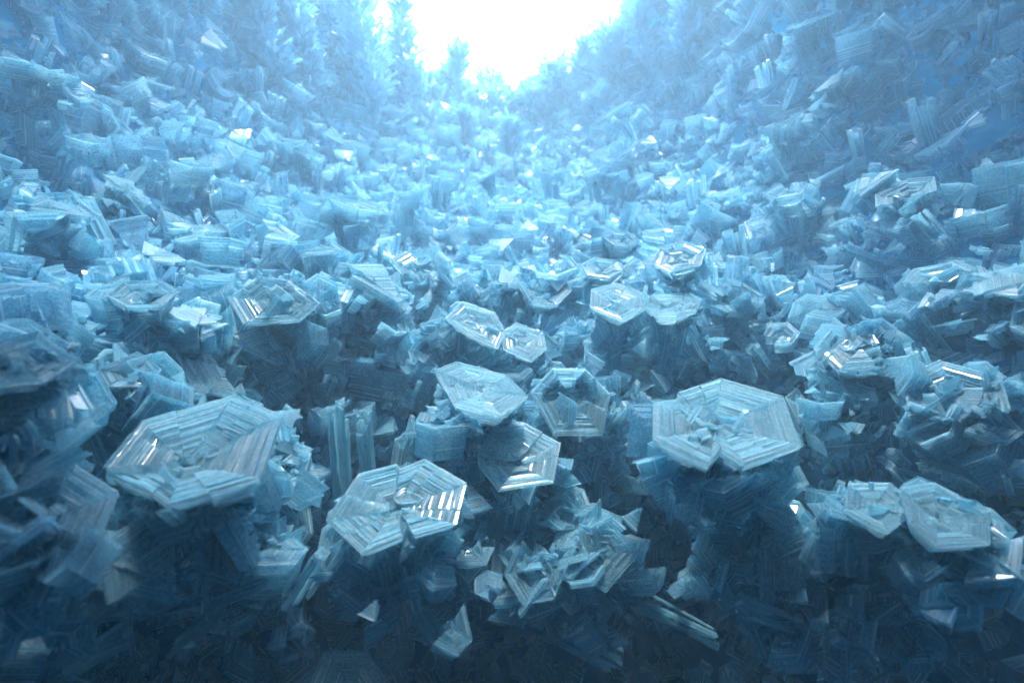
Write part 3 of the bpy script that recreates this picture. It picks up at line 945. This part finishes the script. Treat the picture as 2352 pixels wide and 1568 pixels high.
# broken ice packed round the foot of every big crystal, down to the wall
rf = random.Random(909)
n_before = len(records)
for hi, (q, s) in enumerate(hpos):
    h = HERO[hi]
    if h[3] < 44 or h[4] == 'column': continue
    mw = hero_objs[hi].matrix_world
    ax = (mw.to_3x3() @ Vector((0, 0, 1))).normalized()
    for _ in range(int(60 if h[3] > 85 else 16)):
        a = rf.uniform(0, 6.28); t = rf.uniform(.25, 1.9)
        rr = rf.uniform(.3, .95 + .45 * t)
        p = mw @ Vector((math.cos(a) * rr, math.sin(a) * rr, -t * .55)) + Vector((0, 0, -max(0, t - 1) * .25 * s))
        if (p - K).length > 1.25 * float(shell_r(np.array([(p - K).normalized()[:]]))[0]): continue
        kd = rf.choice(['cup', 'cup', 'slab', 'slab', 'column'])
        sc = rf.uniform(.026, .062)
        if kd == 'column': sc *= 2.2
        axx = (ax + Vector((math.cos(a), math.sin(a), 0)) * rf.uniform(0, .7) + Vector((rf.gauss(0, .35), rf.gauss(0, .35), rf.gauss(0, .2)))).normalized()
        vv = {'cup': lambda: rf.choice([v for v in range(len(CUPS)) if CUPS[v][2] >= 1]), 'slab': lambda: rf.randrange(len(SLABS)), 'column': lambda: rf.randrange(len(COLS))}[kd]()
        rec = [kd, vv, Matrix.Translation(p) @ basis(axx, rf.uniform(0, 6.28)) @ Matrix.Scale(sc, 4), sc, p]
        if (p - CAM).length < .6 or blocks(rec, hi): continue
        records.append(rec)
print('packed', len(records) - n_before)

# ------------------------------------------------------------------ which scattered crystals are seen (rays), who is an individual
SRC = {'cup': CUPJ, 'slab': SLABJ, 'column': COLJ, 'bud': BUDS}
PV, PF, PI = [], [], []
o = 0
for v, f in ((SP.tolist(), SF),):
    PV += v; PF += f; PI += [-1] * len(f); o += len(v)
for hp in hero_proxy:
    PV += hp.V.tolist(); PF += [tuple(i + o for i in f) for f in hp.F]; PI += [-2] * len(hp.F); o += len(hp.V)
for k, r in enumerate(records):
    src = SRC[r[0]][r[1]].xf(r[2])
    PV += src.V.tolist(); PF += [tuple(i + o for i in f) for f in src.F]; PI += [k] * len(src.F); o += len(src.V)
bvh = BVHTree.FromPolygons(PV, PF)
hits = np.zeros(len(records), int)
for j in range(227):
    for i in range(341):
        h = bvh.ray_cast(CAM, vdir(i * CW / 341 + 3, j * CH / 227 + 3))
        if h[2] is not None and PI[h[2]] >= 0:
            hits[PI[h[2]]] += 1
del bvh, PV, PF
print('polys', len(PI), 'seen', int((hits > 0).sum()))

ORD = {'cup': 'cup_crystal', 'slab': 'slab_crystal', 'column': 'column_crystal', 'bud': 'ice_shard'}
CAT = {'cup': 'ice crystal', 'slab': 'ice slab', 'column': 'ice column', 'bud': 'ice shard'}
DESC = {'cup': ['hexagonal', 'gapped hexagonal', 'half-open', 'chevron-like', 'single-cornered', 'wedge-like'],
        }
part_me = {}
pend = []
single = set()
mats_by = lambda k, v: (M_ICE3 if (v % 3) else M_ICE4)
for kind in ('cup', 'slab', 'column', 'bud'):
    nh = sum(1 for h in HERO if h[4] == kind)
    idx = [k for k, r in enumerate(records) if r[0] == kind and hits[k] > (1 if kind != 'bud' else 2)]
    idx.sort(key=lambda k: -hits[k])
    idx = idx[:300 - nh]
    for rank, k in enumerate(idx):
        r = records[k]
        single.add(k)
        v = r[1]
        pr = project(r[4])
        zone = zone_of(pr[0], pr[1]) if pr else 'in the dark hollow at the bottom'
        big = r[3] > {'cup': .06, 'slab': .05, 'column': .15, 'bud': .02}[kind]
        sz = 'larger' if big else 'small'
        if kind == 'cup':
            form = DESC['cup'][CUPS[v][2]] + ' cup'
        elif kind == 'slab':
            form = ('angled double slab' if len(SLABS[v]) > 1 else 'single striped slab')
        elif kind == 'column':
            form = ('thick bundled column' if len(COLS[v]) > 4 else 'slim column')
        else:
            form = 'glassy shard'
        sz = 'large' if hits[k] >= 90 else 'medium' if hits[k] >= 30 else 'small' if hits[k] >= 9 else 'tiny'
        mat = mats_by(kind, v)
        split = hits[k] >= 12 and kind != 'bud'
        if split:
            root = bpy.data.objects.new(ORD[kind], None)
            root.empty_display_size = .05
            col.objects.link(root); root.matrix_world = r[2]
            key = (kind, v)
            if key not in part_me:
                if kind == 'cup':
                    part_me[key] = [('facet', to_mesh('facet', f, mat)) for f in CUPS[v][0]] + [('stem', to_mesh('stem', CUPS[v][1], M_ICE4))]
                elif kind == 'slab':
                    part_me[key] = [('plate', to_mesh('plate', f, mat)) for f in SLABS[v]]
                else:
                    part_me[key] = [('blade', to_mesh('blade', f, mat)) for f in COLS[v]]
            for nm, me in part_me[key]:
                link(nm, me, root)
        else:
            key = (kind, v, 'j')
            if key not in part_me:
                part_me[key] = to_mesh(ORD[kind], SRC[kind][v], mat if kind != 'bud' else M_RIME)
            root = link(ORD[kind], part_me[key]); root.matrix_world = r[2]
        tag(root, f'{sz} {form}', CAT[kind], f'{CAT[kind]}s {zone}')
        pend.append((root, sz, form, pr, r[4]))

SHORT = ['the widest bright hexagon', 'the frontmost striped hexagon', 'the largest elongated plate', 'the white-rimmed hexagon', 'the hexagon with a nested one',
         'the grey striped pyramid', 'the left lobe of the double hexagon', 'the right lobe of the double hexagon', 'the left joined hexagon', 'the right joined hexagon',
         'the dim cup tilted right', 'the dim broken cup', 'the small rounded hexagon', 'the hexagon between the front cups', 'the slanting square plate',
         'the pale cup by the square plate', 'the cup left of the square plate', 'the bright ridged slab', 'the large pale hexagon on the left', 'the cup above the dark gap',
         'the flat slab on the left', 'the sharp-cornered edge block', 'the grey edge block', 'the glossy bright-cornered block', 'the ribbed half-hidden cup',
         'the ragged dim block', 'the wide dim left slab', 'the dim chevron', 'the tall upright column', 'the narrower upright column', 'the leaning pale column',
         'the cup under the front hexagon', 'the rough dim clump', 'the pale slab under the widest hexagon', 'the angled-rib cup', 'the very wide dim plate',
         'the wide dim right slab', 'the stacked narrow cup', 'the broad plate tilted left', 'the sloping striped plate', 'the hexagon behind the joined pair',
         'the glassy block hexagon', 'the white-edged open cup', 'the tray-like cup', 'the faint shallow hexagon', 'the small gleaming hexagon',
         'the wide pale ribbed cup', 'the white-tipped wedge', 'the flat-topped white block', 'the white open block', 'the white serrated slab',
         'the pale block far left', 'the white tilted wedge', 'the twin white block', 'the high open cup', 'the leaning slab near the mouth',
         'the pale slab at the top right', 'the white-topped high block', 'the bright striped slope slab', 'the white-edged slope slab', 'the slim gleaming plate',
         'the small white high slab', 'the narrow slanting slab', 'the small pale middle cup', 'the white-flecked cup', 'the dark-topped cup',
         'the gleaming parallelogram', 'the bright small stack', 'the high gleaming slab', 'the long edge slab', 'the striped plate near the edge',
         'the ribbed block by the joined pair', 'the long slab by the glossy block', 'the long broad left slab', 'the thin hollow column', 'the long thin reaching column',
         'the dim hollow column', 'the very long crossing column', 'the column below the double hexagon', 'the broad bottom-left column', 'the narrow bottom-left column']
assert len(SHORT) == len(HERO), (len(SHORT), len(HERO))
cells = {}
for root, sz, form, pr, p in pend:
    best = min(range(len(HERO)), key=lambda q: (HERO[q][0] - pr[0]) ** 2 + (HERO[q][1] - pr[1]) ** 2)
    dx, dy = pr[0] - HERO[best][0], pr[1] - HERO[best][1]
    dd = math.hypot(dx, dy) / HERO[best][3]
    near = '' if dd < 2.2 else 'well '
    if abs(dx) > 2.2 * abs(dy): rel = near + ('right of' if dx > 0 else 'left of')
    elif abs(dy) > 2.2 * abs(dx): rel = near + ('below' if dy > 0 else 'above')
    else: rel = near + ('below' if dy > 0 else 'above') + ' and ' + ('right of' if dx > 0 else 'left of')
    cells.setdefault(f'{sz} {form} {rel} {SHORT[best]}', []).append((pr[0], root))
ORDW = ['leftmost', 'second from left', 'third from left', 'fourth from left', 'fifth from left', 'sixth from left', 'seventh from left', 'eighth from left']
for lab, lst in cells.items():
    lst.sort(key=lambda t: t[0])
    for q, (x, root) in enumerate(lst):
        n = len(lst)
        if n == 1: root['label'] = lab
        elif n == 2: root['label'] = ('left ' if q == 0 else 'right ') + lab
        elif q == n - 1: root['label'] = 'rightmost ' + lab
        else: root['label'] = (ORDW[q] + ' ' if q else 'leftmost ') + lab if q < 8 else lab
        if len(root['label'].split()) > 16: root['label'] = root['label'].replace('well ', '').replace(' the small ', ' the ').replace(' the ', ' ')

# ------------------------------------------------------------------ feathery frost plumes round the mouth of the cave
PLUMES = [  # base px, base py, dist, height px, half width px, label
    (860, 330, 4.3, 340, 62, 'tallest broad feathery frost plume at the left of the mouth'),
    (938, 290, 4.8, 290, 34, 'tall narrow frost plume standing against the white sky'),
    (1045, 300, 5.2, 170, 40, 'bushy frost plume left of the mouth centre'),
    (1130, 290, 5.6, 110, 42, 'low faint frost plume at the lowest point of the mouth'),
    (1215, 290, 5.6, 100, 40, 'low frost plume right of the lowest point of the mouth'),
    (1280, 270, 5.2, 120, 44, 'rounded frost plume on the right rim of the mouth'),
    (1335, 220, 5.0, 110, 28, 'small pointed frost plume on the right rim'),
    (1400, 190, 4.8, 110, 38, 'bushy frost plume high on the right rim'),
    (1470, 130, 4.5, 150, 46, 'dark feathery frost plume at the top of the right rim'),
    (700, 240, 4.0, 250, 50, 'wide frost plume left of the tallest one'),
    (610, 170, 3.8, 200, 46, 'pale frost plume high on the left slope'),
    (1075, 340, 4.6, 80, 20, 'slim dark frost spike in front of the mouth'),
    (1170, 350, 4.4, 70, 20, 'small knobbly frost tuft in front of the mouth'),
    (1560, 120, 4.2, 150, 48, 'pale frost plume at the top of the right slope'),
]
rp = random.Random(404)
for px, py, dist, hpx, wpx, lab in PLUMES:
    b = at(px, py, dist)
    dep = (b - CAM).dot(Vector((0, cp, -sp)))
    h = hpx / F * dep; w = wpx / F * dep
    root = bpy.data.objects.new('frost_plume', None); root.empty_display_size = .1
    col.objects.link(root); root.location = b
    tag(root, lab, 'frost plume', 'feathery frost plumes round the mouth')
    link('stem', to_mesh('stem', join([p.xf(Matrix.Translation((0, 0, h * .3)) @ Matrix.Scale(h * .35, 4)) for p in column_blades(rp, 3, .10, 1.0, .06)]), M_RIME), root)
    lobes = []
    nl = 4 if hpx > 150 else 3
    for q in range(nl):
        t = (q + .5) / nl
        lobes.append((Vector((rp.uniform(-.35, .35) * w, rp.uniform(-.3, .3) * w, h * t)), w * (1.0 - .5 * t) * rp.uniform(.8, 1.1), h / nl * .75))
    for c, lw, lh in lobes:
        ps = []
        for _ in range(int(190 * (1.3 if hpx > 150 else 1))):
            a = rp.uniform(0, 6.28); rr = rp.random() ** .5; zz = rp.gauss(0, .5)
            loc = c + Vector((math.cos(a) * rr * lw, math.sin(a) * rr * lw, zz * lh))
            out = Vector((math.cos(a), math.sin(a), rp.uniform(.1, 1.4))).normalized(); loc += out * lw * rp.random() ** 3 * .5
            ps.append(BUDS[rp.randrange(len(BUDS))].xf(Matrix.Translation(loc) @ basis(out, rp.uniform(0, 6)) @ Matrix.Diagonal((.5, .35, 1.2, 1)) @ Matrix.Scale(rp.uniform(.025, .075), 4)))
        link('frost_spray', to_mesh('frost_spray', join(ps), M_RIME), root)['kind'] = 'stuff'

# ------------------------------------------------------------------ dark grit lying on the ice
for px, py, spread, n, lab in ((705, 1175, 60, 26, 'dark grit specks below the elongated plate'), (745, 1255, 40, 30, 'dark grit beside the leaning column'),
                               (865, 910, 16, 14, 'dark grit in the gap behind the upright columns'), (1498, 888, 14, 16, 'dark grit specks left of the widest hexagon'),
                               (1270, 1225, 24, 14, 'dark grit beside the dim tilted cup'), (60, 680, 12, 6, 'dark grit fleck at the left edge'),
                               (1700, 1410, 18, 8, 'dark grit speck in the black hollow'), (345, 1185, 22, 12, 'dark grit under the elongated plate')):
    rr_ = random.Random(int(px * 7 + py)); ps = []
    for _ in range(n):
        x = px + rr_.gauss(0, spread * .5); y = py + rr_.gauss(0, spread * .4)
        hh = shell_hit(x, y)
        if hh[0] is None: continue
        sz = rr_.uniform(.0012, .0045) * (1 + (rr_.random() < .2))
        for q in range(rr_.choice([1, 2, 3])):
            loc = hh[0] + hh[1] * (sz * .3 if hh[1].dot(CAM - hh[0]) > 0 else -sz * .3) + Vector((rr_.uniform(-1, 1), rr_.uniform(-1, 1), 0)) * sz
            ps.append(prism(rr_, .6, .5, .8, .7, .4, 5).xf(Matrix.Translation(loc) @ basis(Vector((rr_.gauss(0, 1), rr_.gauss(0, 1), 1)), 0) @ Matrix.Scale(sz, 4)))
    g = link('dirt', to_mesh('dirt', join(ps), M_GRIT)); g['kind'] = 'stuff'; g['label'] = lab

# everything smaller or hidden: joined masses, one per kind
for kind, nm in (('cup', 'distant_cup_crystals'), ('slab', 'distant_slab_crystals'), ('column', 'distant_column_crystals'), ('bud', 'frost_crystal_crust')):
    ps = [SRC[kind][r[1]].xf(r[2]) for k, r in enumerate(records) if r[0] == kind and k not in single]
    if ps:
        # keep unit UVs at world scale
        for p_, r in zip(ps, [r for k, r in enumerate(records) if r[0] == kind and k not in single]):
            pass
        ob = link(nm, to_mesh(nm, join(ps), M_RIME if kind == 'bud' else M_ICE3))
        ob['kind'] = 'stuff'
        ob['label'] = {'cup': 'countless small pale ice cups packed over the slopes', 'slab': 'countless small striped ice slabs packed over the slopes',
                       'column': 'countless thin ice columns between the larger crystals', 'bud': 'crust of tiny ice crystals covering everything'}[kind]

# ------------------------------------------------------------------ haze
HZ = 0.115
if HZ > 0:
    m, nt, N, L = new_mat('cold mist')
    out = N.new('ShaderNodeOutputMaterial')
    pv = N.new('ShaderNodeVolumePrincipled')
    pv.inputs['Color'].default_value = (0.47, 0.79, 1.0, 1)
    pv.inputs['Density'].default_value = HZ
    pv.inputs['Anisotropy'].default_value = 0.35
    L.new(pv.outputs[0], out.inputs['Volume'])
    x0, x1, y0, y1, z0, z1 = -7, 7, -5, 9, -3.5, 7
    V = [(x, y, z) for x in (x0, x1) for y in (y0, y1) for z in (z0, z1)]
    Fc = [(0, 1, 3, 2), (4, 6, 7, 5), (0, 4, 5, 1), (2, 3, 7, 6), (0, 2, 6, 4), (1, 5, 7, 3)]
    me = bpy.data.meshes.new('haze'); me.from_pydata(V, [], Fc); me.materials.append(m)
    hz = bpy.data.objects.new('haze', me); hz['kind'] = 'stuff'; hz['label'] = 'pale cold mist filling the cave'
    col.objects.link(hz)
